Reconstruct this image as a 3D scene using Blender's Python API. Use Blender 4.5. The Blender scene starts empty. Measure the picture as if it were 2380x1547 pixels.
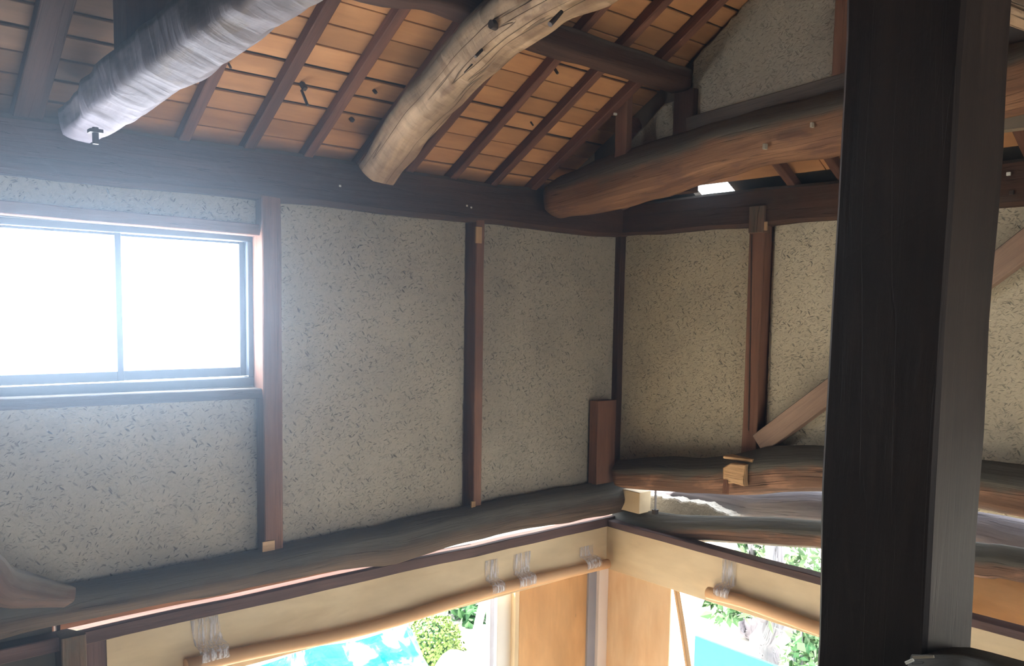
import bpy, bmesh, math, random
from mathutils import Vector, Matrix, noise

random.seed(7)
SC = bpy.context.scene
COL = SC.collection

# ------------------------------------------------------------------ camera, world, sun, exposure
H = 4.0                                   # eye height above the ground outside
F_PX, PPX, PPY = 1955.0, 1190.0, 892.0    # focal length and principal point, in photo pixels
R = Matrix(((0.75688576, -0.65334634, 0.0162018),
            (0.04390215, 0.07556288, 0.99617411),
            (-0.65207096, -0.75327871, 0.08587577)))      # world -> camera
CAM = Vector((0, 0, H))
cam_data = bpy.data.cameras.new('camera')
cam = bpy.data.objects.new('camera', cam_data)
COL.objects.link(cam)
cam_data.sensor_width = 36.0
cam_data.lens = F_PX / 2380 * 36.0
cam_data.shift_x = 0.0
cam_data.shift_y = (PPY - 773.5) / 2380
cam_data.clip_start = 0.05
cam.matrix_world = Matrix.Translation(CAM) @ R.transposed().to_4x4()
SC.camera = cam

SC.view_settings.view_transform = 'Standard'
SC.view_settings.look = 'None'
SC.view_settings.gamma = 1.0
SC.view_settings.use_curve_mapping = False
SC.view_settings.exposure = -0.15
SC.cycles.max_bounces = 10
SC.cycles.diffuse_bounces = 6
SC.cycles.transparent_max_bounces = 16
SC.cycles.volume_bounces = 0
SC.cycles.sample_clamp_indirect = 6.0
SC.cycles.caustics_reflective = False
SC.cycles.caustics_refractive = False

world = bpy.data.worlds.new('sky')
SC.world = world
world.use_nodes = True
wn = world.node_tree.nodes
wn['Background'].inputs['Color'].default_value = (0.80, 0.90, 1.0, 1)
wn['Background'].inputs['Strength'].default_value = 7.0

sun_data = bpy.data.lights.new('sun', 'SUN')
sun_data.energy = 48.0
sun_data.angle = 0.02
sun_data.color = (1.0, 0.95, 0.86)
sun = bpy.data.objects.new('sun', sun_data)
COL.objects.link(sun)
sun.rotation_euler = Vector((-0.3, 0.62, 1.0)).to_track_quat('Z', 'Y').to_euler()
sun.location = (-3, 10, 14)


def portal(loc, normal, sx, sy):
    """daylight portal: only steers the sampling of the sky through an opening"""
    d = bpy.data.lights.new('daylight_portal', 'AREA')
    d.shape = 'RECTANGLE'
    d.size, d.size_y = sx, sy
    d.cycles.is_portal = True
    o = bpy.data.objects.new('daylight_portal', d)
    COL.objects.link(o)
    o.location = loc
    o.rotation_euler = Vector(normal).to_track_quat('-Z', 'Y').to_euler()
    return o


wl_data = bpy.data.lights.new('window_daylight', 'AREA')     # glaring daylight just outside the upper window
wl_data.shape = 'RECTANGLE'; wl_data.size, wl_data.size_y = 1.32, 0.74
wl_data.energy = 160.0
wl_data.color = (.84, .92, 1.0)
wlo = bpy.data.objects.new('window_daylight', wl_data); COL.objects.link(wlo)
wlo.location = (1.13, 4.22, H - .02)
wlo.rotation_euler = Vector((0, -1, 0)).to_track_quat('-Z', 'Y').to_euler()

portal((0.65, 4.12, H), (0, -1, 0), 2.3, 0.75)
portal((2.4, 4.2, 1.1), (0, -1, 0), 3.0, 2.2)
portal((4.6, 1.0, 1.1), (-1, 0, 0), 5.0, 2.2)
portal((1.2, -4.6, 2.25), (0, 1, 0), 4.6, 4.1)

# ------------------------------------------------------------------ placing helpers
RT = R.transposed()


def ray(px, py):
    return (RT @ Vector((px - PPX, -(py - PPY), -F_PX))).normalized()


def onY(px, py, Y):
    r = ray(px, py); return CAM + r * (Y / r.y)


def onX(px, py, X):
    r = ray(px, py); return CAM + r * (X / r.x)


def tag(o, label=None, cat=None, group=None, kind=None):
    if label: o['label'] = label
    if cat: o['category'] = cat
    if group: o['group'] = group
    if kind: o['kind'] = kind
    return o


def set_rest(me, vals=None):
    """point attribute 'rest': x runs along the grain, even where the log bends"""
    if 'rest' in me.attributes: return
    co = [v.co for v in me.vertices]
    if vals is None:
        ext = [max(c[k] for c in co) - min(c[k] for c in co) for k in range(3)]
        k = ext.index(max(ext))
        vals = [(c[k], c[(k + 1) % 3], c[(k + 2) % 3]) for c in co]
    at = me.attributes.new('rest', 'FLOAT_VECTOR', 'POINT')
    at.data.foreach_set('vector', [x for v in vals for x in v])


def link_mesh(name, me, mat=None, parent=None, mw=None):
    set_rest(me)
    o = bpy.data.objects.new(name, me)
    COL.objects.link(o)
    if mat: me.materials.append(mat)
    mw = mw or Matrix.Identity(4)
    if parent is not None:
        o.parent = parent
        o.matrix_parent_inverse = Matrix.Identity(4)
        o.matrix_basis = parent['_'].inverted() @ mw if False else world_of(parent).inverted() @ mw
    else:
        o.matrix_basis = mw
    return o


def world_of(o):
    m = o.matrix_basis.copy()
    p = o.parent
    while p is not None:
        m = p.matrix_basis @ m
        p = p.parent
    return m


def empty(name, loc):
    o = bpy.data.objects.new(name, None)
    COL.objects.link(o)
    o.empty_display_size = 0.1
    o.matrix_basis = Matrix.Translation(Vector(loc))
    return o


def frame_for(p0, p1, up=Vector((0, 0, 1))):
    x = (p1 - p0).normalized()
    if abs(x.dot(up)) > 0.95:
        up = Vector((0, -1, 0)) if abs(x.y) < 0.8 else Vector((1, 0, 0))
    y = up.cross(x).normalized()
    z = x.cross(y)
    m = Matrix((x, y, z)).transposed().to_4x4()
    m.translation = p0
    return m


def catmull(pts, step):
    """resample a list of tuples with a smooth spline"""
    if len(pts) == 2:
        a, b = pts
        L = math.dist(a[:3], b[:3]); n = max(1, int(L / step))
        return [tuple(a[k] + (b[k] - a[k]) * i / n for k in range(len(a))) for i in range(n + 1)]
    out = []
    P = [tuple(2 * pts[0][k] - pts[1][k] for k in range(len(pts[0])))] + list(pts) + \
        [tuple(2 * pts[-1][k] - pts[-2][k] for k in range(len(pts[0])))]
    for i in range(1, len(P) - 2):
        a, b, c, d = P[i - 1:i + 3]
        n = max(1, int(math.dist(b[:3], c[:3]) / step))
        for j in range(n):
            t = j / n
            out.append(tuple(0.5 * (2 * b[k] + (c[k] - a[k]) * t + (2 * a[k] - 5 * b[k] + 4 * c[k] - d[k]) * t * t +
                                    (3 * b[k] - a[k] - 3 * c[k] + d[k]) * t ** 3) for k in range(len(b))))
    out.append(tuple(pts[-1]))
    return out


def log(name, mat, pts, facets=7, rot=0.0, roundness=0.35, rough=0.010, nseg=28, step=0.05, parent=None, seed=0.0, smooth=True,
        freq=5.0, cut0=0.0, cut1=0.0):
    """natural or hewn log through pts = (x, y, z, half width, half height)"""
    P = catmull([tuple(p) for p in pts], step)
    p0, p1 = Vector(P[0][:3]), Vector(P[-1][:3])
    M = frame_for(p0, p1)
    Mi = M.inverted()
    verts, faces, rest = [], [], []
    run = 0.0
    side = M.to_3x3() @ Vector((0, 1, 0))
    n = len(P)
    for i, q in enumerate(P):
        c = Vector(q[:3])
        t = (Vector(P[min(i + 1, n - 1)][:3]) - Vector(P[max(i - 1, 0)][:3])).normalized()
        s = (side - t * side.dot(t)).normalized()
        if i: run += math.dist(q[:3], P[i - 1][:3])
        u = t.cross(s)
        for k in range(nseg):
            a = 2 * math.pi * k / nseg
            seg = 2 * math.pi / facets
            poly = math.cos(seg / 2) / math.cos(((a + rot) % seg) - seg / 2)
            r = poly * (1 - roundness) + roundness * 0.97
            v = c + s * (math.cos(a) * q[3] * r) + u * (math.sin(a) * q[4] * r)
            if cut0 and i == 0: v += t * cut0 * math.sin(a) * q[4]
            if cut1 and i == n - 1: v += t * cut1 * math.sin(a) * q[4]
            nv = noise.noise_vector(v * freq + Vector((seed, seed * 2, 3.1)))
            nb = noise.noise(v * 1.7 + Vector((seed, 0, 0)))
            d = (v - c).normalized()
            v = v + d * (nv.x * rough + nb * rough * 1.2)
            verts.append(Mi @ v)
            rest.append((run, math.cos(a) * q[3], math.sin(a) * q[4]))
    for i in range(n - 1):
        for k in range(nseg):
            a, b = i * nseg + k, i * nseg + (k + 1) % nseg
            faces.append((a, b, b + nseg, a + nseg))
    faces.append(tuple(reversed(range(nseg))))
    faces.append(tuple((n - 1) * nseg + k for k in range(nseg)))
    me = bpy.data.meshes.new(name)
    me.from_pydata(verts, [], faces)
    bm = bmesh.new(); bm.from_mesh(me)
    bmesh.ops.recalc_face_normals(bm, faces=bm.faces)
    bm.to_mesh(me); bm.free()
    set_rest(me, rest)
    if smooth:
        for p in me.polygons: p.use_smooth = len(p.vertices) == 4
    return link_mesh(name, me, mat, parent, M)


def timber(name, mat, p0, p1, w, h, parent=None, up=None, rough=0.0015, chamfer=0.004, step=0.25, seed=0.0):
    """sawn timber with small chamfers; w across (local y), h along 'up' (local z)"""
    p0, p1 = Vector(p0), Vector(p1)
    M = frame_for(p0, p1, Vector(up) if up else Vector((0, 0, 1)))
    L = (p1 - p0).length
    n = max(1, int(L / step))
    c = min(chamfer, w * .3, h * .3)
    ring = [(-w / 2 + c, -h / 2), (w / 2 - c, -h / 2), (w / 2, -h / 2 + c), (w / 2, h / 2 - c),
            (w / 2 - c, h / 2), (-w / 2 + c, h / 2), (-w / 2, h / 2 - c), (-w / 2, -h / 2 + c)]
    verts, faces = [], []
    for i in range(n + 1):
        for (y, z) in ring:
            v = Vector((L * i / n, y, z))
            nv = noise.noise_vector((M @ v) * 3 + Vector((seed, 5.2, 1.7)))
            e = Vector((0, nv.y, nv.z)) * rough * 2
            verts.append(v + e)
    for i in range(n):
        for k in range(8):
            a, b = i * 8 + k, i * 8 + (k + 1) % 8
            faces.append((a, b, b + 8, a + 8))
    faces.append(tuple(reversed(range(8)))); faces.append(tuple(n * 8 + k for k in range(8)))
    me = bpy.data.meshes.new(name)
    me.from_pydata(verts, [], faces); me.update()
    bm = bmesh.new(); bm.from_mesh(me)
    bmesh.ops.recalc_face_normals(bm, faces=bm.faces)
    bm.to_mesh(me); bm.free()
    set_rest(me, [tuple(v) for v in verts])
    return link_mesh(name, me, mat, parent, M)


def box(name, mat, lo, hi, parent=None):
    lo, hi = Vector(lo), Vector(hi)
    c, s = (lo + hi) / 2, (hi - lo)
    bm = bmesh.new()
    bmesh.ops.create_cube(bm, size=1.0)
    for v in bm.verts: v.co = Vector((v.co.x * s.x, v.co.y * s.y, v.co.z * s.z))
    b = min(s) * 0.08
    bmesh.ops.bevel(bm, geom=list(bm.edges), offset=min(b, 0.003), segments=1, affect='EDGES')
    me = bpy.data.meshes.new(name); bm.to_mesh(me); bm.free()
    return link_mesh(name, me, mat, parent, Matrix.Translation(c))


def resample(poly, step):
    out = []
    for i, a in enumerate(poly):
        b = poly[(i + 1) % len(poly)]
        L = math.dist(a, b); n = max(1, int(L / step))
        for j in range(n):
            out.append((a[0] + (b[0] - a[0]) * j / n, a[1] + (b[1] - a[1]) * j / n))
    return out


def slab(name, mat, plane, at, poly, thick, parent=None, jitter=0.0, step=0.03, bevel=0.0, seed=0.0):
    """plate in the plane 'X' = at or 'Y' = at, outline poly in (other axis, z); its front faces the room (towards -axis)"""
    pts = resample(poly, step) if jitter else list(poly)
    # inner ring for a rounded plaster edge
    cx = sum(p[0] for p in pts) / len(pts); cz = sum(p[1] for p in pts) / len(pts)
    J = []
    for (a, z) in pts:
        n1 = noise.noise(Vector((a * 14, z * 14, seed))) + 0.6 * noise.noise(Vector((a * 45, z * 45, seed)))
        n2 = noise.noise(Vector((a * 14, z * 14, seed + 9))) + 0.6 * noise.noise(Vector((a * 45, z * 45, seed + 9)))
        J.append((a + n1 * jitter, z + n2 * jitter))

    def co(a, z, d):
        return Vector((at + d - cc[0], a - cc[1], z - cc[2])) if plane == 'X' else Vector((a - cc[0], at + d - cc[1], z - cc[2]))
    cc = (at, cx, cz) if plane == 'X' else (cx, at, cz)
    N = len(J)
    verts, faces = [], []
    rings = []
    if bevel:
        ins = []
        for i in range(N):
            a, b, c = Vector(J[i - 1]), Vector(J[i]), Vector(J[(i + 1) % N])
            t = (c - a).normalized() if (c - a).length > 1e-6 else Vector((1, 0))
            nrm = Vector((-t.y, t.x))
            if nrm.dot(Vector((cx, cz)) - b) < 0: nrm = -nrm
            ins.append(tuple(b + nrm * bevel))
        rings.append([co(a, z, 0) for a, z in ins])
        rings.append([co(a, z, bevel * .7) for a, z in J])
    else:
        rings.append([co(a, z, 0) for a, z in J])
    rings.append([co(a, z, thick) for a, z in J])
    for r_ in rings: verts += r_
    for q in range(len(rings) - 1):
        for i in range(N):
            a, b = q * N + i, q * N + (i + 1) % N
            faces.append((a, b, b + N, a + N))
    me = bpy.data.meshes.new(name)
    bm = bmesh.new()
    bv = [bm.verts.new(v) for v in verts]
    for f in faces:
        try: bm.faces.new([bv[i] for i in f])
        except ValueError: pass
    f0 = bm.faces.new([bv[i] for i in range(N)])
    f1 = bm.faces.new([bv[(len(rings) - 1) * N + i] for i in range(N)])
    bmesh.ops.triangulate(bm, faces=[f0, f1])
    bmesh.ops.recalc_face_normals(bm, faces=bm.faces)
    bm.to_mesh(me); bm.free()
    return link_mesh(name, me, mat, parent, Matrix.Translation(Vector(cc)))


# ------------------------------------------------------------------ materials
class NT:
    def __init__(self, name):
        self.m = bpy.data.materials.new(name)
        self.m.use_nodes = True
        self.t = self.m.node_tree
        self.b = self.t.nodes['Principled BSDF']
        self.out = self.t.nodes['Material Output']

    def n(self, typ, **kw):
        nd = self.t.nodes.new(typ)
        for k, v in kw.items():
            if k in nd.inputs: nd.inputs[k].default_value = v
            else: setattr(nd, k, v)
        return nd

    def l(self, a, b): self.t.links.new(a, b)

    def coords(self, scale=(1, 1, 1), rot=(0, 0, 0), loc_rand=True, kind='Object'):
        tc = self.n('ShaderNodeTexCoord') if kind == 'Object' else self.n('ShaderNodeAttribute', attribute_name='rest')
        mp = self.n('ShaderNodeMapping')
        mp.inputs['Scale'].default_value = scale
        mp.inputs['Rotation'].default_value = rot
        self.l(tc.outputs['Object' if kind == 'Object' else 'Vector'], mp.inputs['Vector'])
        if loc_rand:
            oi = self.n('ShaderNodeObjectInfo')
            mu = self.n('ShaderNodeMath', operation='MULTIPLY'); mu.inputs[1].default_value = 37.0
            self.l(oi.outputs['Random'], mu.inputs[0])
            cb = self.n('ShaderNodeCombineXYZ')
            self.l(mu.outputs[0], cb.inputs[0]); self.l(mu.outputs[0], cb.inputs[1])
            self.l(cb.outputs[0], mp.inputs['Location'])
        return mp.outputs[0]

    def noise(self, vec, scale, detail=4, rough=.55, dist=0.0):
        nz = self.n('ShaderNodeTexNoise')
        nz.inputs['Scale'].default_value = scale; nz.inputs['Detail'].default_value = detail
        nz.inputs['Roughness'].default_value = rough; nz.inputs['Distortion'].default_value = dist
        self.l(vec, nz.inputs['Vector'])
        return nz.outputs['Fac']

    def ramp(self, fac, stops):
        r = self.n('ShaderNodeValToRGB')
        cr = r.color_ramp
        while len(cr.elements) < len(stops): cr.elements.new(0.5)
        for e, (p, c) in zip(cr.elements, stops):
            e.position = p
            e.color = (c[0], c[1], c[2], 1) if not isinstance(c, (int, float)) else (c, c, c, 1)
        self.l(fac, r.inputs[0])
        return r.outputs[0]

    def mix(self, fac, a, b, mode='MIX'):
        m = self.n('ShaderNodeMix', data_type='RGBA', blend_type=mode)
        if isinstance(fac, (int, float)): m.inputs[0].default_value = fac
        else: self.l(fac, m.inputs[0])
        for sock, v in ((m.inputs[6], a), (m.inputs[7], b)):
            if isinstance(v, tuple): sock.default_value = (*v[:3], 1)
            else: self.l(v, sock)
        return m.outputs[2]

    def math(self, op, a, b=None, clamp=False):
        m = self.n('ShaderNodeMath', operation=op); m.use_clamp = clamp
        for i, v in enumerate((a, b)):
            if v is None: continue
            if isinstance(v, (int, float)): m.inputs[i].default_value = v
            else: self.l(v, m.inputs[i])
        return m.outputs[0]

    def bump(self, h, strength, dist=0.01):
        b = self.n('ShaderNodeBump'); b.inputs['Strength'].default_value = strength; b.inputs['Distance'].default_value = dist
        self.l(h, b.inputs['Height']); self.l(b.outputs[0], self.b.inputs['Normal'])

    def done(self, color, rough=.8, spec=.2):
        if isinstance(color, tuple): self.b.inputs['Base Color'].default_value = (*color[:3], 1)
        else: self.l(color, self.b.inputs['Base Color'])
        self.b.inputs['Roughness'].default_value = rough
        self.b.inputs['Specular IOR Level'].default_value = spec
        return self.m


def wood(name, dark, light, dust_shade=None, dust_shade_amt=0.0, grain=26, rough=.75, crack=0.5, bump=.5, knots=0.0, var=0.0, spec=.25, patch=None,
         fine=0.5, dlo=.05, dhi=.35, adze=0.0):
    t = NT(name)
    v = t.coords((1.0, grain * .55, grain * .55), kind='rest')
    g = t.noise(v, 1.6, 6, .62, .4)
    g2 = t.noise(v, 6.0, 3, .6)
    v3 = t.coords((1, 2.5, 2.5), kind='rest')
    big = t.noise(v3, 1.9, 3, .5)
    col = t.ramp(t.math('ADD', t.math('MULTIPLY', g, 1 - fine * .5), t.math('MULTIPLY', g2, fine * .5)),
                 [(0.34, dark), (0.66, light)])
    col = t.mix(t.ramp(big, [(.35, 0.0), (.75, 0.55)]), col, tuple(c * .55 for c in dark))
    if patch:
        pv = t.noise(t.coords((1.2, 3, 3), kind='rest'), 3.1, 3, .6)
        col = t.mix(t.ramp(pv, [(.55, 0.0), (.62, .8)]), col, patch)
    # drying cracks along the grain
    ck = t.noise(t.coords((.40, grain * .8, grain * .8), kind='rest'), 1.3, 2, .5, .12)
    ckm = t.ramp(t.math('ABSOLUTE', t.math('SUBTRACT', ck, .5)), [(0.0, 1.0), (.007, 0.0)])
    ckm = t.math('MULTIPLY', ckm, crack)
    col = t.mix(ckm, col, (0.008, 0.006, 0.005))
    if knots:
        vo = t.n('ShaderNodeTexVoronoi'); vo.inputs['Scale'].default_value = 3.0
        t.l(t.coords((1.0, 2.2, 2.2), kind='rest'), vo.inputs['Vector'])
        km = t.ramp(vo.outputs['Distance'], [(.03, 1.0), (.075, 0.0)])
        col = t.mix(t.math('MULTIPLY', km, knots), col, tuple(c * .35 for c in dark))
    if dust_shade:  # dust on top faces; one log has its unlit side painted here
        ge = t.n('ShaderNodeNewGeometry'); sp = t.n('ShaderNodeSeparateXYZ')
        t.l(ge.outputs['Normal'], sp.inputs[0])
        dn = t.noise(t.coords((1, 3, 3), kind='rest'), 7, 4, .6)
        up = t.math('ADD', sp.outputs[2], t.math('MULTIPLY', t.math('SUBTRACT', dn, .5), .7))
        mr_ = t.n('ShaderNodeMapRange')
        mr_.inputs[1].default_value = dlo; mr_.inputs[2].default_value = dhi; mr_.inputs[4].default_value = dust_shade_amt
        t.l(up, mr_.inputs[0]); dm = mr_.outputs[0]
        col = t.mix(dm, col, dust_shade)
    if var:
        oi = t.n('ShaderNodeObjectInfo')
        hs = t.n('ShaderNodeHueSaturation')
        mr = t.n('ShaderNodeMapRange'); mr.inputs[3].default_value = 1 - var; mr.inputs[4].default_value = 1 + var
        t.l(oi.outputs['Random'], mr.inputs[0]); t.l(mr.outputs[0], hs.inputs['Value']); t.l(col, hs.inputs['Color'])
        col = hs.outputs[0]
    hh = t.math('ADD', g, t.math('MULTIPLY', big, .5))
    if adze:                                   # chopping marks across the log
        az = t.n('ShaderNodeTexVoronoi'); az.inputs['Scale'].default_value = 1.0
        t.l(t.coords((17, 7, 7), kind='rest'), az.inputs['Vector'])
        a2 = t.noise(t.coords((22, 5, 5), kind='rest'), 1.0, 3, .6)
        hh = t.math('ADD', t.math('MULTIPLY', hh, .6), t.math('MULTIPLY', t.math('ADD', az.outputs['Distance'], a2), adze * 1.5))
        col = t.mix(t.math('MULTIPLY', t.ramp(a2, [(.35, .7), (.55, 0.0)]), adze * .6), col, dark)
    t.bump(t.math('SUBTRACT', hh, ckm), bump, .012)
    return t.done(col, rough, spec)


def plaster_mat(name, base, stroke_amt=.8, stain=.6):
    t = NT(name)
    v0 = t.coords((1, 1, 1))
    warp = t.n('ShaderNodeTexNoise'); warp.inputs['Scale'].default_value = 9; warp.inputs['Detail'].default_value = 2
    t.l(v0, warp.inputs['Vector'])
    # straw fibres pressed into the clay, in four directions in each of the two wall planes
    tot = None
    hsum = None
    for k, (ang, sc, thr) in enumerate(((.35, 1.0, .16), (1.2, 1.25, .15), (2.1, .9, .17), (2.75, 1.4, .14), (.8, 1.8, .15))):
        mp = t.n('ShaderNodeMapping'); mp.inputs['Rotation'].default_value = (0, 0, 0)
        rt = t.n('ShaderNodeVectorRotate', rotation_type='AXIS_ANGLE')
        # strokes lie in the wall plane: spin about the wall's own normal (diagonal axis serves both walls)
        rt.inputs['Axis'].default_value = (.7071, .7071, 0); rt.inputs['Angle'].default_value = ang
        wv = t.n('ShaderNodeVectorMath', operation='MULTIPLY_ADD')
        t.l(warp.outputs['Color'], wv.inputs[0]); wv.inputs[1].default_value = (.04, .04, .04); t.l(v0, wv.inputs[2])
        t.l(wv.outputs[0], rt.inputs['Vector'])
        t.l(rt.outputs[0], mp.inputs['Vector'])
        mp.inputs['Scale'].default_value = (19 * sc, 19 * sc, 84 * sc)
        mp.inputs['Location'].default_value = (k * 3.3, k * 1.7, k * 5.1)
        vo = t.n('ShaderNodeTexVoronoi'); vo.inputs['Scale'].default_value = 1.0
        t.l(mp.outputs[0], vo.inputs['Vector'])
        st = t.ramp(vo.outputs['Distance'], [(thr, 1.0), (thr + .12, 0.0)])
        sp = t.n('ShaderNodeSeparateColor'); t.l(vo.outputs['Color'], sp.inputs[0])
        sel = t.math('GREATER_THAN', sp.outputs[0], .36)
        s = t.math('MULTIPLY', st, t.math('MULTIPLY', sel, sp.outputs[1]))
        ridge = t.math('MULTIPLY', st, t.math('SUBTRACT', sp.outputs[2], .45))
        tot = s if tot is None else t.math('MAXIMUM', tot, s)
        hsum = ridge if hsum is None else t.math('ADD', hsum, ridge)
    big = t.noise(v0, 2.3, 5, .6)
    mid = t.noise(v0, 11, 5, .65)
    fin = t.noise(v0, 90, 3, .6)
    col = t.ramp(big, [(.3, tuple(c * .84 for c in base)), (.7, tuple(min(1, c * 1.06) for c in base))])
    col = t.mix(t.ramp(fin, [(.35, .28), (.65, 0.0)]), col, tuple(c * .55 for c in base))
    # smoke stains and mould with a shape of their own
    sm = t.math('MULTIPLY', t.ramp(t.noise(v0, 3.1, 6, .7), [(.48, 0.0), (.72, 1.0)]), t.ramp(mid, [(.35, .2), (.65, 1.0)]))
    col = t.mix(t.math('MULTIPLY', sm, stain), col, (base[0] * .42, base[1] * .42, base[2] * .45))
    dens = t.ramp(t.noise(v0, 4.0, 3, .6), [(.3, .55), (.6, 1.0)])
    col = t.mix(t.math('MULTIPLY', t.math('MULTIPLY', tot, dens), stroke_amt), col, (base[0] * .16, base[1] * .15, base[2] * .14))
    h = t.math('ADD', t.math('ADD', t.math('MULTIPLY', mid, .8), t.math('MULTIPLY', fin, .25)),
               t.math('SUBTRACT', t.math('MULTIPLY', hsum, .55), t.math('MULTIPLY', tot, .4)))
    t.bump(h, .65, .012)
    return t.done(col, .95, .05)


def plain(name, col, rough=.6, spec=.3, metal=0.0, nz=0.0, nscale=6, bump=0.0):
    t = NT(name)
    c = col
    if nz:
        f = t.noise(t.coords(), nscale, 5, .6)
        c = t.mix(t.ramp(f, [(.3, 0.0), (.7, nz)]), col, tuple(x * .5 for x in col))
        if bump: t.bump(f, bump, .02)
    t.b.inputs['Metallic'].default_value = metal
    return t.done(c, rough, spec)


def tarp_mat():
    t = NT('blue_tarpaulin')
    f = t.noise(t.coords(), 2.2, 4, .6, 1.5)
    f2 = t.noise(t.coords(), 9, 4, .6, .5)
    c = t.ramp(f, [(.40, (.01, .36, .68)), (.52, (.03, .62, .78)), (.62, (.42, .86, .90))])  # pale patches: worn spots that also paint in sunlit folds
    t.bump(f2, .5, .03)
    return t.done(c, .35, .5)


M = {}
M['old'] = wood('soot_dark_timber', (.035, .017, .012), (.085, .04, .026), dust_shade=(.11, .10, .085), dust_shade_amt=.8, crack=.6)
M['oldlog'] = wood('old_hewn_log', (.085, .042, .027), (.21, .115, .072), dust_shade=(.085, .08, .066), dust_shade_amt=.95, crack=.8, bump=.8, dlo=-.12, dhi=.12,
                   patch=(.27, .145, .09))
M['gablelog'] = wood('reddish_hewn_log', (.12, .052, .028), (.27, .14, .075), dust_shade=(.085, .075, .06), dust_shade_amt=.92, crack=.6, dlo=-.18, dhi=.1,
                     bump=.7, patch=(.10, .045, .03))
M['leftlog'] = wood('grey_brown_log', (.04, .028, .022), (.10, .068, .052), dust_shade=(.105, .10, .088), dust_shade_amt=.9, crack=.6,
                    bump=.7)
M['redpost'] = wood('red_brown_post', (.14, .062, .04), (.27, .135, .085), crack=.5, bump=.35)
M['rafter'] = wood('rafter_timber', (.065, .026, .018), (.15, .065, .042), crack=.3, bump=.4, var=.3)
M['board'] = wood('cedar_roof_board', (.38, .18, .078), (.54, .28, .13), crack=.04, knots=.8, var=.20, bump=.15, grain=12, fine=.6)
M['boardleft'] = wood('darker_roof_board', (.13, .075, .045), (.23, .135, .085), crack=.05, knots=.8, var=.25, bump=.2, grain=12)
M['boarddark'] = wood('weathered_eave_board', (.13, .065, .035), (.27, .135, .07), crack=.2, knots=.6, var=.3, bump=.25, grain=16)
M['pale_log'] = wood('bleached_bent_log', (.17, .10, .055), (.60, .42, .265), dust_shade=(.16, .145, .115), dust_shade_amt=.8, crack=.5, bump=1.0,
                     knots=.6, patch=(.17, .10, .06), grain=11, dlo=-.25, dhi=.2, adze=.5)
M['white_log'] = wood('lilac_white_log', (.14, .12, .145), (.29, .26, .31), dust_shade=(.05, .046, .045), dust_shade_amt=1.0, crack=.0, bump=.7, dlo=-.30, dhi=.05,  # dark coat on upper faces paints in the log's unlit side
                      grain=5, patch=(.20, .165, .165), adze=.55)
M['new'] = wood('new_pale_timber', (.62, .47, .29), (.80, .65, .44), crack=.0, bump=.05, grain=9, rough=.55, knots=.15)
M['ply'] = wood('orange_plywood', (.50, .27, .11), (.75, .45, .21), crack=.06, bump=.08, grain=7, knots=.9, rough=.6)
M['bracewood'] = wood('grey_tan_brace', (.22, .14, .10), (.38, .26, .19), crack=.2, bump=.3, dust_shade=(.12, .11, .09), dust_shade_amt=.8)
M['ply_pale'] = wood('pale_new_plywood', (.68, .42, .22), (.86, .66, .44), crack=.05, bump=.08, grain=9, knots=.9, rough=.6)
M['mortar'] = plain('white_mortar', (.75, .72, .68), .95, .05, nz=.6, nscale=30, bump=1.0)
M['pinkwhite'] = plain('pinkish_planed_wood', (.86, .76, .72), .6, .2, nz=.1)
M['sillwood'] = wood('grey_brown_sill', (.09, .07, .06), (.17, .135, .11), crack=.3, bump=.3)
M['palepatch'] = wood('fresh_cut_wood', (.45, .26, .12), (.72, .48, .27), crack=.3, bump=.5)
M['bigpost'] = wood('smoke_black_post', (.016, .010, .009), (.042, .027, .021), crack=.1, bump=.25, rough=.6, grain=18)
M['lintel'] = wood('purple_brown_lintel', (.06, .033, .032), (.14, .085, .08), crack=.3, bump=.3)
M['plaster'] = plaster_mat('straw_clay_plaster', (.43, .385, .31), stroke_amt=1.0)
M['plaster_g'] = plaster_mat('gable_clay_plaster', (.47, .42, .33), stroke_amt=.45, stain=.9)
M['plaster_r'] = plaster_mat('yellowish_clay_plaster', (.60, .525, .39), stroke_amt=1.0)
M['clay'] = plain('rough_clay', (.20, .16, .12), .95, .1, nz=.5)
M['dirt'] = plain('ground_soil', (.80, .71, .56), .95, .1, nz=.5, nscale=3)
M['outdirt'] = plain('garden_gravel', (.74, .72, .66), .95, .1, nz=.4, nscale=5)
M['alu'] = plain('bronze_aluminium', (.10, .12, .15), .4, .5, metal=.4)
M['nail'] = plain('rusty_iron', (.06, .045, .04), .6, .4, metal=.6, nz=.5, nscale=40)
M['scrape'] = plain('pale_scrape', (.30, .26, .20), .8)
M['bright'] = plain('bright_fleck', (.8, .78, .7), .6)
M['zinc'] = plain('zinc_rod', (.35, .34, .36), .4, .5, metal=.7)
M['kraft'] = plain('brown_foam_roll', (.60, .36, .19), .55, .35, nz=.15, nscale=20)
M['tarp'] = tarp_mat()
M['tarp_dark'] = plain('blue_tarpaulin_fold', (.01, .22, .62), .4, .5)
M['cyan'] = plain('turquoise_sheet', (.02, .92, .64), .45, .4)
M['grey_strip'] = plain('grey_lilac_paint', (.30, .30, .36), .6, .3, nz=.3, nscale=9)
M['white'] = plain('white_paint', (.85, .83, .80), .6, .3, nz=.08)
M['stucco'] = plain('white_garden_wall', (.82, .83, .82), .9, .1, nz=.15, nscale=3)
M['stone'] = plain('pale_garden_stone', (.55, .53, .50), .9, .1, nz=.5, nscale=25, bump=.8)
M['bark'] = wood('grey_bark', (.14, .13, .16), (.33, .31, .36), crack=.6, bump=1.0)
M['dark_inside'] = plain('dark_interior_boarding', (.10, .085, .07), .9, .1, nz=.4)
M['leaf_y'] = plain('yellow_green_leaf', (.24, .36, .10), .5, .3, nz=.6, nscale=3)
M['leaf_d'] = plain('dark_green_leaf', (.045, .15, .05), .45, .4, nz=.5, nscale=3)
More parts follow.
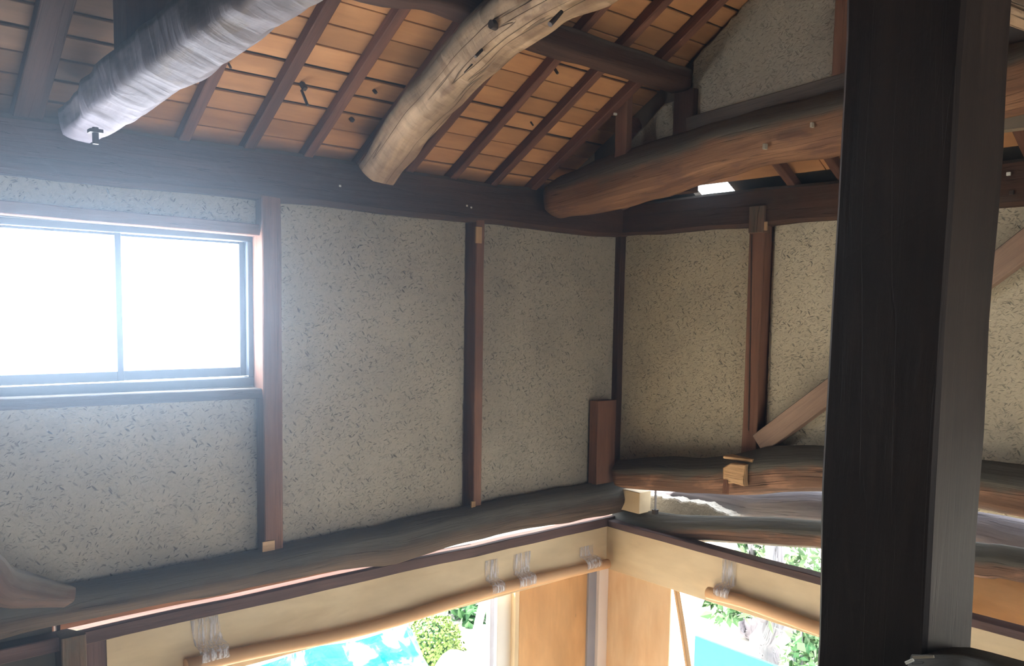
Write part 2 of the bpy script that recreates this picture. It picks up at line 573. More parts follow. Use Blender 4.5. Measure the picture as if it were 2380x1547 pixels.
M['leaf_b'] = plain('fresh_green_leaf', (.14, .25, .12), .45, .4, nz=.5, nscale=3)

def glass_mat():
    t = NT('frosted_window_glass')
    tr = t.n('ShaderNodeBsdfTransparent'); tl = t.n('ShaderNodeBsdfTranslucent')
    tr.inputs[0].default_value = (.97, .98, 1, 1); tl.inputs[0].default_value = (.95, .97, 1, 1)
    mx = t.n('ShaderNodeMixShader'); mx.inputs[0].default_value = .35
    gl = t.n('ShaderNodeBsdfGlossy'); gl.inputs['Roughness'].default_value = .15
    m2 = t.n('ShaderNodeMixShader'); m2.inputs[0].default_value = .06
    t.l(tr.outputs[0], mx.inputs[1]); t.l(tl.outputs[0], mx.inputs[2])
    t.l(mx.outputs[0], m2.inputs[1]); t.l(gl.outputs[0], m2.inputs[2])
    t.l(m2.outputs[0], t.out.inputs['Surface'])
    return t.m


def tape_mat():
    t = NT('clear_packing_tape')
    v = t.coords((1, 1, 1))
    mp = t.n('ShaderNodeMapping'); mp.inputs['Scale'].default_value = (55, 55, 5)
    t.l(v, mp.inputs['Vector'])
    st = t.ramp(t.noise(mp.outputs[0], 1.5, 4, .6), [(.45, 0.10), (.62, .7)])
    tr = t.n('ShaderNodeBsdfTransparent')
    b = t.b; b.inputs['Base Color'].default_value = (.85, .83, .88, 1); b.inputs['Roughness'].default_value = .18
    mx = t.n('ShaderNodeMixShader')
    t.l(st, mx.inputs[0]); t.l(tr.outputs[0], mx.inputs[1]); t.l(b.outputs[0], mx.inputs[2])
    t.l(mx.outputs[0], t.out.inputs['Surface'])
    return t.m


M['glass'] = glass_mat()
M['tape'] = tape_mat()

# ------------------------------------------------------------------ main dimensions (metres; z above the ground)
YL, XR = 4.0, 4.44            # plaster faces of the left and right wall
YP, XP = 3.93, 4.37           # faces of their posts
XG = 3.76                     # gable plaster face
SL = 0.57                     # roof pitch
Z0 = H + 0.81                 # underside of the roof boards at y = YP
XMIN, YMIN = -3.6, -4.4


def roof_z(y): return Z0 + SL * (YP - y)
def skirt_z(x): return Z0 + SL * (XP - x)


RIDGE_Y = -0.2

# ---- ground and floor
g = box('floor', M['dirt'], (XMIN - .2, YMIN - .2, -0.15), (4.7, 4.3, 0.0)); tag(g, kind='structure')
g = box('ground', M['outdirt'], (-14, -14, -0.35), (22, 26, -0.151)); tag(g, kind='structure')

# ---- walls behind the plaster
def with_hole(name, mat, plane, at, outer, holes, thick):
    """backing wall made of strips round rectangular openings; outer, holes = (a0, z0, a1, z1)"""
    xs = sorted({outer[0], outer[2], *[h[0] for h in holes], *[h[2] for h in holes]})
    zs = sorted({outer[1], outer[3], *[h[1] for h in holes], *[h[3] for h in holes]})
    bm = bmesh.new()
    for i in range(len(xs) - 1):
        for j in range(len(zs) - 1):
            cx, cz = (xs[i] + xs[i + 1]) / 2, (zs[j] + zs[j + 1]) / 2
            if any(h[0] < cx < h[2] and h[1] < cz < h[3] for h in holes): continue
            r_ = bmesh.ops.create_cube(bm, size=1.0)
            for v in r_['verts']:
                a = xs[i] if v.co.x < 0 else xs[i + 1]
                z = zs[j] if v.co.z < 0 else zs[j + 1]
                d = at if v.co.y < 0 else at + thick
                v.co = Vector((a, d, z)) if plane == 'Y' else Vector((d, a, z))
    bmesh.ops.remove_doubles(bm, verts=bm.verts, dist=1e-5)
    me = bpy.data.meshes.new(name); bm.to_mesh(me); bm.free()
    return link_mesh(name, me, mat)


WX0, WX1 = 0.44, 1.80                       # window opening
WZ0, WZ1 = H - 0.40, H + 0.36
wall_left = with_hole('wall_left', M['clay'], 'Y', YL + .05, (XMIN, H - 1.22, 4.52, H + .78), [(WX0, WZ0, WX1, WZ1)], .10)
tag(wall_left, kind='structure')
wall_right = with_hole('wall_right', M['clay'], 'X', XR + .05, (YMIN, H - .95, 4.02, H + .72), [], .10)
tag(wall_right, kind='structure')
wall_back = with_hole('wall_back', M['dark_inside'], 'Y', YMIN - .1, (XMIN, 0, 4.6, H + 3.4), [(-1.0, .3, 3.4, H + .1)], .10)
tag(wall_back, kind='structure')
wall_far = with_hole('wall_far', M['dark_inside'], 'X', XMIN - .1, (YMIN, 0, 4.1, H + 3.4), [], .10)
tag(wall_far, kind='structure')
wall_gable = slab('wall_gable', M['clay'], 'X', XG + .05, [(3.66, H + .78), (3.66, roof_z(3.66) + .03), (RIDGE_Y, roof_z(RIDGE_Y) + .03), (YMIN, H + 1.1), (YMIN, H + .75)], .06)
tag(wall_gable, kind='structure')


def rect(a0, z0, a1, z1): return [(a0, z0), (a1, z0), (a1, z1), (a0, z1)]


zt = H + .56    # plaster runs up behind the wall plate
lp = [(-1.6, H - 1.25, 1.775, H - .405, 'below'), (-1.6, H + .37, 1.80, zt, 'above'),
      (1.87, H - 1.25, 3.085, zt, ''), (3.20, H - 1.22, 4.41, zt, '')]
for i, (a0, z0, a1, z1, k) in enumerate(lp):
    slab('plaster_panel', M['plaster'], 'Y', YL, rect(a0, z0, a1, z1), .05, wall_left, jitter=.004, bevel=.012, seed=i * 3.1)
rp = [(2.94, H - 1.10, 3.97, H + .56), (-.9, H - .95, 2.80, H + .56), (YMIN, H - .85, -.98, H + .56)]
for i, (a0, z0, a1, z1) in enumerate(rp):
    slab('plaster_panel', M['plaster_r'], 'X', XR, rect(a0, z0, a1, z1), .05, wall_right, jitter=.004, bevel=.012, seed=20 + i * 3.1)
# gable plaster: ragged upper edge under the boards
def rz(y): return roof_z(y) - .015
ge = [onX(px, py, XG) for px, py in ((1606, 182), (1612, 140), (1642, 104), (1668, 74), (1690, 56), (1722, 14), (1760, -24))]
gp = [(ge[0].y, H + .80)] + [(q.y, q.z) for q in ge] + [(1.0, rz(1.0)), (RIDGE_Y, rz(RIDGE_Y)),
      (-.2, H + .8), (1.0, H + .85)]
slab('plaster_panel', M['plaster_g'], 'X', XG, gp, .05, wall_gable, jitter=.02, bevel=.012, seed=51)
gp2 = [(3.52, H + .72), (3.45, H + .86), (3.30, H + 1.02), (3.10, H + 1.17), (3.02, H + 1.17), (2.99, H + .75)]
slab('plaster_panel', M['plaster_g'], 'X', XG, gp2, .05, wall_gable, jitter=.012, bevel=.014, seed=61)

# ------------------------------------------------------------------ roof
ceiling = bpy.data.meshes.new('ceiling')
bm = bmesh.new()
def slope_quad(pts, up=.035, th=.05):
    lo = [bm.verts.new(Vector(p) + Vector((0, 0, up))) for p in pts]
    hi = [bm.verts.new(Vector(p) + Vector((0, 0, up + th))) for p in pts]
    n = len(pts)
    bm.faces.new(lo); bm.faces.new(list(reversed(hi)))
    for i in range(n): bm.faces.new((lo[i], lo[(i + 1) % n], hi[(i + 1) % n], hi[i]))
yE = 4.55
hipx, hipy = XG + .06, YP - (XP - XG - .06)
slope_quad([(XMIN - .2, yE, roof_z(yE)), (XMIN - .2, RIDGE_Y, roof_z(RIDGE_Y)), (XG + .12, RIDGE_Y, roof_z(RIDGE_Y)), (XG + .12, yE, roof_z(yE))])
slope_quad([(XG + .12, yE, roof_z(yE)), (XG + .12, hipy, roof_z(hipy)), (XP + (yE - YP), yE, roof_z(yE))])
yb = YMIN - .2
slope_quad([(XMIN - .2, RIDGE_Y, roof_z(RIDGE_Y)), (XMIN - .2, yb, roof_z(RIDGE_Y) - SL * (RIDGE_Y - yb)), (XG + .12, yb, roof_z(RIDGE_Y) - SL * (RIDGE_Y - yb)), (XG + .12, RIDGE_Y, roof_z(RIDGE_Y))])
xE = XP + (yE - YP)
hx0, hx1, hy0, hy1 = 4.40, 4.58, 3.12, 3.42          # a missing piece of eave lets the daylight in
def sq(xa, ya, xb_, yb_): slope_quad([(xb_, yb_, skirt_z(xb_)), (xa, yb_, skirt_z(xa)), (xa, ya, skirt_z(xa)), (xb_, ya, skirt_z(xb_))])
sq(XG + .12, yb, hx0, 3.7); sq(hx1, yb, xE, 3.7); sq(hx0, yb, hx1, hy0); sq(hx0, hy1, hx1, 3.7)
slope_quad([(xE, yE, skirt_z(xE)), (XG + .12, hipy, skirt_z(XG + .12)), (XG + .12, 3.7, skirt_z(XG + .12)), (xE, 3.7, skirt_z(xE))])
bmesh.ops.recalc_face_normals(bm, faces=bm.faces)
bm.to_mesh(ceiling); bm.free()
ceiling = link_mesh('ceiling', ceiling, M['dark_inside'])
tag(ceiling, kind='structure')

c_up = math.cos(math.atan(SL)); s_up = math.sin(math.atan(SL))
nrm = Vector((0, -s_up, -c_up))            # underside normal of the main slope
bl = .1225                                  # board width up the slope
dy = bl * c_up
meshes = []
def board_mesh(L, w, th, m='board'):
    me = bpy.data.meshes.new('board')
    b_ = bmesh.new()
    bmesh.ops.create_cube(b_, size=1.0)
    for v in b_.verts: v.co = Vector((v.co.x * L, v.co.y * w, v.co.z * th))
    bmesh.ops.bevel(b_, geom=[e for e in b_.edges if abs(e.verts[0].co.z - e.verts[1].co.z) < 1e-6], offset=.002, segments=1, affect='EDGES')
    b_.to_mesh(me); b_.free()
    set_rest(me)
    me.materials.append(M[m])
    return me
rot = Matrix.Rotation(-math.atan(SL), 4, 'X')
pitch = 0.305
rx = [3.55 - pitch * k for k in range(0, 16)]       # rafter lines
bm_cache = {}
row = 0
y = 4.02
nb = 0
rnd = random.Random(11)
while y > 1.05:
    # butt joints fall on rafter lines
    k = rnd.randint(0, 2)
    xr = XG + .04
    edges = [xr]
    idx = rnd.choice((1, 2, 3))
    while edges[-1] > -.1 and idx < len(rx):
        edges.append(rx[idx]); idx += rnd.choice((2, 3, 3, 4))
    if rx[8] not in edges: edges = sorted(edges + [rx[8]], reverse=True)
    for a, b in zip(edges[:-1], edges[1:]):
        mk = 'boardleft' if a <= rx[8] + .01 else 'board'  # boards left of this rafter line take the darker tone
        L = round(a - b - .002, 3)
        gap = rnd.choice((.005, .007, .008, .010, .018))
        w = round(bl - gap, 3)
        key = (L, w, mk)
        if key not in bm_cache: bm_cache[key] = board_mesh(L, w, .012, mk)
        o = bpy.data.objects.new('board', bm_cache[key]); COL.objects.link(o)
        o.parent = ceiling
        yc = y - dy / 2 + rnd.uniform(-.0015, .0015)
        o.matrix_basis = Matrix.Translation(((a + b) / 2, yc, roof_z(yc) + .008 + rnd.uniform(0, .004))) @ rot @ Matrix.Rotation(rnd.uniform(-.004, .004), 4, 'X')
        nb += 1
    y -= dy
# rafters of the main slope
def rafter(x, y0, y1, w=.052, h=.055, mat=None, down=0.0):
    p0 = Vector((x, y0, roof_z(y0) - .028 - down)); p1 = Vector((x + rnd.uniform(-.008, .008), y1, roof_z(y1) - .028 - down))
    return timber('rafter', mat or M['rafter'], p0, p1, w, h, ceiling, rough=.002, seed=x, step=.4)
for i, x in enumerate(rx):
    if x < -.4: continue
    rafter(x - (.02 if i == 9 else 0), 4.45, RIDGE_Y + .1, w=.11 if i == 9 else .05 + rnd.uniform(-.004, .006), mat=M['old'] if i == 9 else None)
for x in (XG + .40, XG + .70):
    rafter(x, 4.45, YP - (XP - x) + .02)
# hip rafter and skirt roof boards and rafters, in the dark beyond the gable
timber('hip_rafter', M['rafter'], (xE - .1, yE - .1, skirt_z(xE - .1) - .06), (XG + .02, YP - (XP - XG), skirt_z(XG + .02) - .06), .085, .10, ceiling)
rot2 = Matrix.Rotation(math.pi / 2, 4, 'Z') @ Matrix.Rotation(math.atan(SL), 4, 'X')
x = XP + .02
while x > XG + .1:
    yc0 = YP - (XP - x)
    cur = yc0
    while cur > -1.6:
        L = rnd.choice((.6, .9)); b = cur - L
        key = ('s', L)
        if key not in bm_cache:
            bm_cache[key] = board_mesh(L - .003, bl - .005, .012)
        o = bpy.data.objects.new('board', bm_cache[key]); COL.objects.link(o); o.parent = ceiling
        xc = x - dy / 2
        o.matrix_basis = Matrix.Translation((xc, (cur + b) / 2, skirt_z(xc) + .01)) @ Matrix.Rotation(math.atan(SL), 4, 'Y') @ Matrix.Rotation(math.pi / 2, 4, 'Z')
        cur = b
    x -= dy
yy = 2.66
while yy > -1.6:
    p0 = Vector((xE - .1, yy, skirt_z(xE - .1) - .03)); p1 = Vector((XG + .08, yy, skirt_z(XG + .08) - .03))
    timber('rafter', M['rafter'], p0, p1, .05, .055, ceiling, rough=.002, seed=yy, step=.4)
    yy -= .305
# nails and knots poking through the boards
def nail(px, py, ln=.05, r=.004):
    p = onY(px, py, 3.0)
    rr = ray(px, py)
    k = (Z0 - H + SL * YP) / (rr.z + SL * rr.y)
    p = CAM + rr * k
    return timber('nail', M['nail'], p + Vector((0, 0, .01)), p + nrm * ln + Vector((.006, -.01, 0)), r * 2, r * 2, ceiling, chamfer=.001)
nail(700, 212, .08, .005); nail(1287, 160, .03, .006); nail(1232, 285, .02); nail(867, 212, .012, .007); nail(813, 277, .012, .009); nail(530, 150, .02); nail(700, 195, .03, .01)

# eave closing boards above the left wall plate, with a few gaps to the daylight
for i in range(13):
    a, b = rx[i], rx[i + 1] if i + 1 < len(rx) else rx[i] - pitch
    if b < -.3: continue
    z1 = roof_z(4.08) + .0
    if i in (0,): a += 0
    zz = z1 - (.016 if i == 5 else .0) - (.03 if i == 9 else 0)
    timber('closing_board', M['old'], (a - .028, 4.08, (H + .70 + zz) / 2), (b + .028, 4.08, (H + .70 + zz) / 2), .02, zz - (H + .70), ceiling)

# ------------------------------------------------------------------ wall plates
def T(o, label, cat, group=None): return tag(o, label, cat, group)
plate_l = timber('wall_plate', M['old'], (-3.5, 4.03, H + .645), (4.50, 4.03, H + .640), .22, .245, rough=.008, chamfer=.022, step=.2)
T(plate_l, 'long soot-dark wall plate under the rafter feet above the window wall', 'beam')
for (px, py) in ((1085, 478), (1095, 482), (790, 432)):
    p = onY(px, py, YP - .01); box('fleck', M['bright'], p - Vector((.006, .003, .005)), p + Vector((.006, .003, .005)), plate_l)
plate_r = timber('wall_plate', M['old'], (4.47, 4.04, H + .635), (4.47, -4.2, H + .645), .20, .215, rough=.006, chamfer=.018, step=.2)
T(plate_r, 'dark wall plate along the top of the right wall, running behind the big post', 'beam')
p = onX(2344, 404, XP - .01); box('nail_head', M['bright'], p - Vector((.006, .008, .008)), p + Vector((.006, .008, .008)), plate_r)
p = onX(2351, 447, XP - .005); box('nail_head', M['nail'], p - Vector((.006, .01, .01)), p + Vector((.006, .01, .01)), plate_r)

# ------------------------------------------------------------------ posts of the left wall
def post_l(px0, px1, py, z0, z1, mat, name='wall_post', front=YP):
    a, b = onY(px0, py, front).x, onY(px1, py, front).x
    return timber(name, mat, ((a + b) / 2, front + .06, z0), ((a + b) / 2, front + .06, z1), b - a, .12, rough=.002, chamfer=.005)


o = post_l(612, 656, 900, H - 1.24, H + .54, M['redpost'])
T(o, 'reddish-brown wall post right of the bright window', 'post')
a = onY(625, 1268, YP - .003); box('pale_chip', M['palepatch'], a + Vector((-.035, -.004, -.025)), a + Vector((.03, .004, .025)), o)
o = post_l(1104, 1123, 850, H - 1.2, H + .54, M['redpost'])
T(o, 'slim dark brown wall post between the two wide left plaster panels', 'post')
a = onY(1112, 545, YP - .003); box('pale_tenon', M['palepatch'], a + Vector((-.022, -.006, -.05)), a + Vector((.022, .006, .045)), o)
a = onY(1104, 1175, YP - .003); box('pale_chip', M['palepatch'], a + Vector((-.03, -.006, -.03)), a + Vector((.0, .006, .03)), o)
o = timber('wall_post', M['old'], (4.425, 3.985, H - 1.2), (4.425, 3.985, H + .54), .07, .07)
T(o, 'thin black post in the corner where the two plaster walls meet', 'post')
a, b = onY(1389, 1000, 3.90), onY(1431, 1000, 3.90)
o = timber('corner_block', M['redpost'], ((a.x + b.x) / 2, 3.94, H - 1.17), ((a.x + b.x) / 2, 3.94, onY(1410, 931, 3.9).z), b.x - a.x, .08)
T(o, 'short red-brown timber block standing in the corner on the lower logs', 'block')

# posts of the right wall
a, b = onX(1729, 900, XP), onX(1763, 900, XP)
o = timber('wall_post', M['redpost'], (XP + .055, (a.y + b.y) / 2, H - .84), (XP + .055, (a.y + b.y) / 2 + .005, H + .60), .11, a.y - b.y, rough=.003)
T(o, 'cracked reddish-brown post between the plaster panels of the right wall', 'post')
c0, c1 = onX(1743, 480, XP - .01), onX(1783, 560, XP - .01)
box('tenon_cap', M['oldlog'], (XP - .025, c1.y + .02, c1.z + .05), (XP + .05, c0.y - .005, c0.z), o)
q = onX(1752, 525, XP - .014); box('pale_chip', M['palepatch'], q - Vector((.004, .02, .02)), q + Vector((.01, .02, .02)), o)
q = onX(1777, 525, XP - .014); box('pale_chip', M['palepatch'], q - Vector((.004, .014, .025)), q + Vector((.01, .014, .025)), o)
q0, q1 = onX(1748, 545, XP - .001), onX(1740, 1000, XP - .001)
timber('crack', M['nail'], q0, q1, .006, .006, o)
o = timber('wall_post', M['old'], (XP + .055, -.94, H - .84), (XP + .055, -.94, H + .60), .11, .10)
T(o, 'dark post far along the right wall past the frame', 'post')

# diagonal brace nailed across the right wall
b0, b1 = onX(1785, 1018, XP + .01), onX(2380, 572, XP + .01)
d = (b1 - b0)
o = timber('brace', M['bracewood'], b0 - d * .035, b1 + d * .5, .07, .125, rough=.004)
T(o, 'diagonal wooden brace rising across the right wall panel behind the big post', 'brace')

# ------------------------------------------------------------------ gable timbers
xg = 3.66
def glog(px, pt, pb, X=xg, w=.15):
    t_, b_ = onX(px, pt, X), onX(px, pb, X)
    return (X, (t_.y + b_.y) / 2, (t_.z + b_.z) / 2, w, (t_.z - b_.z) / 2)
pts = [glog(1302, 415, 507), glog(1400, 372, 494), glog(1545, 320, 458), glog(1762, 258, 392), glog(1925, 214, 366), glog(2120, 160, 318), glog(2360, 103, 268)]
p_ = pts[-1]
pts.append((xg, p_[1] - .9, p_[2] + .05, .16, p_[4])); pts.append((xg, YMIN + .2, p_[2] - .2, .16, p_[4]))
gl = log('tie_log', M['gablelog'], pts, facets=6, rot=.35, roundness=.25, rough=.012, seed=3, cut0=.25)
T(gl, 'reddish hewn log climbing from the wall plate under the gable plaster', 'log')
for (px, py, s) in ((1776, 340, .007), (1886, 290, .006)):
    p = onX(px, py, xg - .142); box('pale_scrape', M['scrape'], p - Vector((.004, s, s * 1.8)), p + Vector((.02, s, s * 1.8)), gl)
g0, g1 = onX(1608, 290, 3.73), onX(1925, 205, 3.73)
g2 = g1 + (g1 - g0) * 1.2
o = timber('gable_sill', M['sillwood'], (3.735, g0.y + .02, g0.z - .01), (3.735, g2.y, g2.z), .05, .10)
T(o, 'thin grey timber lying on the hewn log at the foot of the gable plaster', 'timber')

q0, q1 = onX(1936, 100, XG - .03), onX(1972, 100, XG - .03)
o = timber('gable_post', M['redpost'], (XG + .02, (q0.y + q1.y) / 2, H + .95), (XG + .02, (q0.y + q1.y) / 2, roof_z((q0.y + q1.y) / 2) + .01), .10, q0.y - q1.y)
T(o, 'reddish post rising beside the gable plaster, half hidden by the great post', 'post')
q0, q1 = onX(2290, -60, 3.2), onX(2440, 30, 3.2)
o = log('pale_beam', M['pale_log'], [(q0.x, q0.y, q0.z, .08, .08), (3.2, (q0.y + q1.y) / 2, (q0.z + q1.z) / 2, .085, .085), (q1.x, q1.y, q1.z, .08, .08), (3.2, q1.y - .5, q1.z - .2, .08, .08)], seed=71)
T(o, 'pale log just showing in the top right corner beyond the great post', 'log')

# purlin
def ppt(px, pt, pb, Y=2.90, w=.10):
    t_, b_ = onY(px, pt, Y), onY(px, pb, Y)
    return ((t_.x + b_.x) / 2, Y + .05, (t_.z + b_.z) / 2 + .01, w, (t_.z - b_.z) / 2 * 1.25)
pts = [ppt(1598, 160, 217), ppt(1400, 92, 156), ppt(1230, 38, 100), ppt(1040, -30, 26), ppt(870, -70, -4)]
l_ = pts[-1]
pts.append((0.6, l_[1], H + 1.26, .085, .085)); pts.append((-3.4, l_[1], H + 1.24, .085, .085))
pl = log('purlin', M['old'], pts, facets=4, rot=.78 + .0, roundness=.2, rough=.008, seed=5)
T(pl, 'dark purlin crossing under the rafters behind the bent pale log', 'beam')
o = timber('gable_strut', M['old'], (XG - .005, 2.925, H + .66), (XG - .005, 2.925, H + 1.2), .08, .13)
T(o, 'short dark strut under the purlin end at the gable plaster', 'strut')
q0, q1 = onX(1446, 215, 3.58), onX(1446, 330, 3.58)
o = timber('short_strut', M['redpost'], (3.60, q0.y, q1.z - .15), (3.60, q0.y, q0.z + .0), .05, .085)
T(o, 'short reddish strut beside the last rafter, left of the gable plaster', 'strut')
q = onX(1430, 265, 3.55); box('nail_head', M['bright'], q - Vector((.01, .006, .006)), q + Vector((.01, .006, .006)), o)

# big bent pale log (B) and lilac white log (A) climbing from the left wall plate
def blog(c, w):
    """c = centre px; log along the plane X, half widths from the visible breadth"""
    return c
xB = 2.33
def lp_(px, py, X, w, h):
    p = onX(px, py, X); return (p.x, p.y, p.z, w, h)
pts = [lp_(880, 398, 2.33, .112, .115), lp_(925, 330, 2.33, .118, .122), lp_(970, 268, xB, .12, .125), lp_(1030, 203, xB, .12, .13), lp_(1092, 133, xB, .122, .132), lp_(1157, 70, xB, .125, .135),
       lp_(1215, 27, xB, .128, .13), lp_(1310, -28, xB, .125, .12), lp_(1420, -85, xB, .13, .13)]
p_ = pts[-1]
pts.append((xB, p_[1] - .6, p_[2] + .10, .13, .13)); pts.append((xB, -2.5, p_[2] + .2, .13, .13))
lb = log('bent_log', M['pale_log'], pts, facets=6, rot=.2, roundness=.45, rough=.016, seed=8, nseg=36, step=.04, freq=7, cut0=-.2)
T(lb, 'big bent pale tan log rising from the wall plate to the top centre', 'log')
kp = onX(1152, 58, xB - .10)
log('knot', M['nail'], [(kp.x + .02, kp.y, kp.z, .02, .02), (kp.x - .03, kp.y - .005, kp.z - .005, .016, .018)], parent=lb, step=.02)
for px, py in ((1092, 155), (1118, 118), (1292, 42)):
    q = onX(px, py, xB - .09); log('nail_hole', M['nail'], [(q.x + .03, q.y, q.z + .03, .006, .006), (q.x - .03, q.y, q.z - .03, .006, .006)], parent=lb, step=.02, nseg=8)

xA = .96
pts = [lp_(196, 282, xA, .095, .09), lp_(260, 228, xA, .112, .105), lp_(360, 150, xA, .112, .108), lp_(480, 64, xA, .108, .105), lp_(600, -19, xA, .10, .10), lp_(720, -100, xA, .10, .10)]
p_ = pts[-1]
pts.append((xA, p_[1] - .8, p_[2] + .02, .15, .15)); pts.append((xA, -2.5, p_[2] - .1, .15, .15))
la = log('hewn_log', M['white_log'], pts, facets=6, rot=.35, roundness=.2, rough=.014, seed=12, nseg=36, step=.04, freq=9)
T(la, 'pale lilac-white hewn log rising from the wall plate above the window', 'log')
q = onX(222, 322, .90)
bolt = timber('bolt', M['nail'], q + Vector((0, 0, -.02)), q + Vector((0, .0, .04)), .020, .020, la)
timber('washer', M['nail'], q + Vector((0, 0, .02)), q + Vector((0, 0, .032)), .045, .045, la, chamfer=.002)
a0 = onY(345, 40, 2.93)
o = timber('roof_strut', M['old'], (a0.x + .02, 2.96, H + .80), (a0.x + .02, 2.96, H + 1.2), .20, .14)
T(o, 'dark strut standing between the lilac-white log and the roof at top left', 'strut')

# ------------------------------------------------------------------ lower logs
def llog(px, pt, pb, Y=3.86, w=.12):
    t_, b_ = onY(px, pt, Y), onY(px, pb, Y)
    return ((t_.x + b_.x) / 2, Y + .09, (t_.z + b_.z) / 2, w, (t_.z - b_.z) / 2)
pts = [(4.50, 3.95, llog(1432, 1118, 1204)[2], .12, .125), llog(1432, 1118, 1204, w=.12), llog(1206, 1158, 1247), llog(1074, 1189, 1273), llog(930, 1220, 1319), llog(877, 1230, 1326), llog(780, 1252, 1338), llog(640, 1281, 1366), llog(504, 1308, 1394), llog(420, 1323, 1409), llog(350, 1338, 1424), llog(160, 1368, 1466), llog(0, 1390, 1502)]
p_ = pts[-1]; pts.append((p_[0] - 1.0, p_[1], p_[2] - .02, .13, p_[4])); pts.append((XMIN + .2, p_[1], p_[2] - .1, .13, p_[4]))
o = log('lower_log', M['leftlog'], pts, facets=7, rot=.1, roundness=.35, rough=.010, seed=21)
T(o, 'long grey-brown log along the foot of the left plaster wall', 'log')

def rlog(px, pt, pb, X=4.28, w=.12):
    t_, b_ = onX(px, pt, X), onX(px, pb, X)
    return (X + .08, (t_.y + b_.y) / 2, (t_.z + b_.z) / 2, w, (t_.z - b_.z) / 2)
pts = [rlog(1428, 1068, 1140), rlog(1520, 1060, 1148), rlog(1620, 1062, 1154), rlog(1720, 1048, 1156), rlog(1800, 1036, 1152), rlog(1905, 1036, 1150),
       rlog(2080, 1048, 1168), rlog(2285, 1068, 1196), rlog(2380, 1080, 1215)]
p_ = pts[-1]; pts.append((p_[0], p_[1] - 1.2, p_[2], .13, p_[4])); pts.append((p_[0], YMIN + .2, p_[2] + .05, .13, p_[4]))
o = log('wavy_log', M['oldlog'], pts, facets=6, rot=.35, roundness=.3, rough=.010, seed=31)
T(o, 'wavy reddish log at the foot of the right plaster wall with a pale notch', 'log')
n0, n1 = onX(1680, 1075, 4.22), onX(1728, 1138, 4.22)
slab('pale_notch', M['palepatch'], 'X', 4.222, [(n0.y, n0.z - .03), (n0.y - .05, n0.z + .005), (n1.y - .005, n0.z + .01), (n1.y, n1.z + .02), ((n0.y + n1.y) / 2, n1.z + .03), (n0.y - .02, n1.z + .01), (n0.y, n1.z + .05)], .12, o, jitter=.006, bevel=.006, seed=3)
timber('notch_lip', M['palepatch'], (4.30, n0.y + .02, n0.z + .03), (4.30, n1.y - .03, n0.z + .035), .10, .018, o)
p = onX(1683, 1135, 4.21); timber('splinter', M['redpost'], p + Vector((.02, 0, .05)), p + Vector((0, -.01, -.03)), .03, .03, o)

X2 = 4.42
pts = [rlog(1360, 1180, 1262, X2, .10), rlog(1500, 1189, 1285, X2, .10), rlog(1600, 1199, 1268, X2, .10), rlog(1750, 1204, 1274, X2, .10), rlog(1902, 1212, 1284, X2, .10), rlog(2080, 1232, 1310, X2, .10), rlog(2270, 1266, 1350, X2, .10), rlog(2380, 1282, 1366, X2, .10)]
p_ = pts[-1]; pts.append((p_[0], p_[1] - 1.2, p_[2], .11, p_[4])); pts.append((p_[0], YMIN + .2, p_[2] + .05, .11, p_[4]))
o = log('lowest_log', M['oldlog'], pts, facets=6, rot=.35, roundness=.3, rough=.009, seed=37)
T(o, 'lower dusty log running under the wavy log, just above the new header board', 'log')
X3 = 4.75
pts = [rlog(1510, 1128, 1170, X3, .10), rlog(1640, 1132, 1196, X3, .10), rlog(1750, 1140, 1225, X3, .10), rlog(1900, 1145, 1235, X3, .10), rlog(2100, 1160, 1262, X3, .10), rlog(2285, 1190, 1292, X3, .10), rlog(2380, 1208, 1320, X3, .10)]
p_ = pts[-1]; pts.append((p_[0], p_[1] - 1.2, p_[2], .10, p_[4]))
o = log('outer_log', M['bark'], pts, facets=9, roundness=.7, rough=.012, seed=41)
T(o, 'grey-lilac log outside, seen through the gap between the two right logs', 'log')
a, b = onX(1490, 1148, 4.62), onX(1700, 1212, 4.62)
sp = [(a.y, a.z), (onX(1560, 1158, 4.62).y, onX(1560, 1158, 4.62).z), (onX(1640, 1172, 4.62).y, onX(1640, 1172, 4.62).z), (onX(1700, 1200, 4.62).y, onX(1700, 1200, 4.62).z), (b.y, b.z - .02), (a.y, onX(1490, 1205, 4.62).z)]
o = slab('rubble_mortar', M['mortar'], 'X', 4.62, sp, .10, jitter=.012, step=.012, bevel=.01, seed=7)
T(o, 'lump of rough white mortar glowing in the gap under the wavy log', 'mortar')
a, b = onX(1443, 1143, 4.40), onX(1490, 1190, 4.40)
o = box('packing_block', M['new'], (4.38, b.y, b.z - .01), (4.50, a.y, a.z + .03))
T(o, 'small pale square block wedged between the two right logs near the corner', 'block')
p = onX(1508, 1150, 4.33)
o = timber('threaded_rod', M['zinc'], (4.40, p.y, p.z - .14), (4.40, p.y, p.z + .16), .014, .014)
T(o, 'thin steel rod through the gap beside the small pale block', 'rod')
p2 = onX(1503, 1186, 4.33); timber('nut', M['nail'], (4.40, p.y, p2.z - .03), (4.40, p.y, p2.z), .035, .035, o)

# crossing log at the far left and dark infill below it
q0, q1, q2 = onY(150, 1384, 3.80), onY(0, 1362, 3.66), onY(-260, 1318, 3.35)
o = log('crossing_log', M['old'], [(q0.x, q0.y, q0.z, .07, .060), (q1.x, q1.y, q1.z, .09, .080), (q2.x, q2.y, q2.z, .12, .10), (q2.x - 1.6, q2.y - 1.5, q2.z + .06, .12, .14)], facets=6, rot=.35, roundness=.25, seed=44)
T(o, 'reddish log end meeting the lower log at the far left edge', 'log')

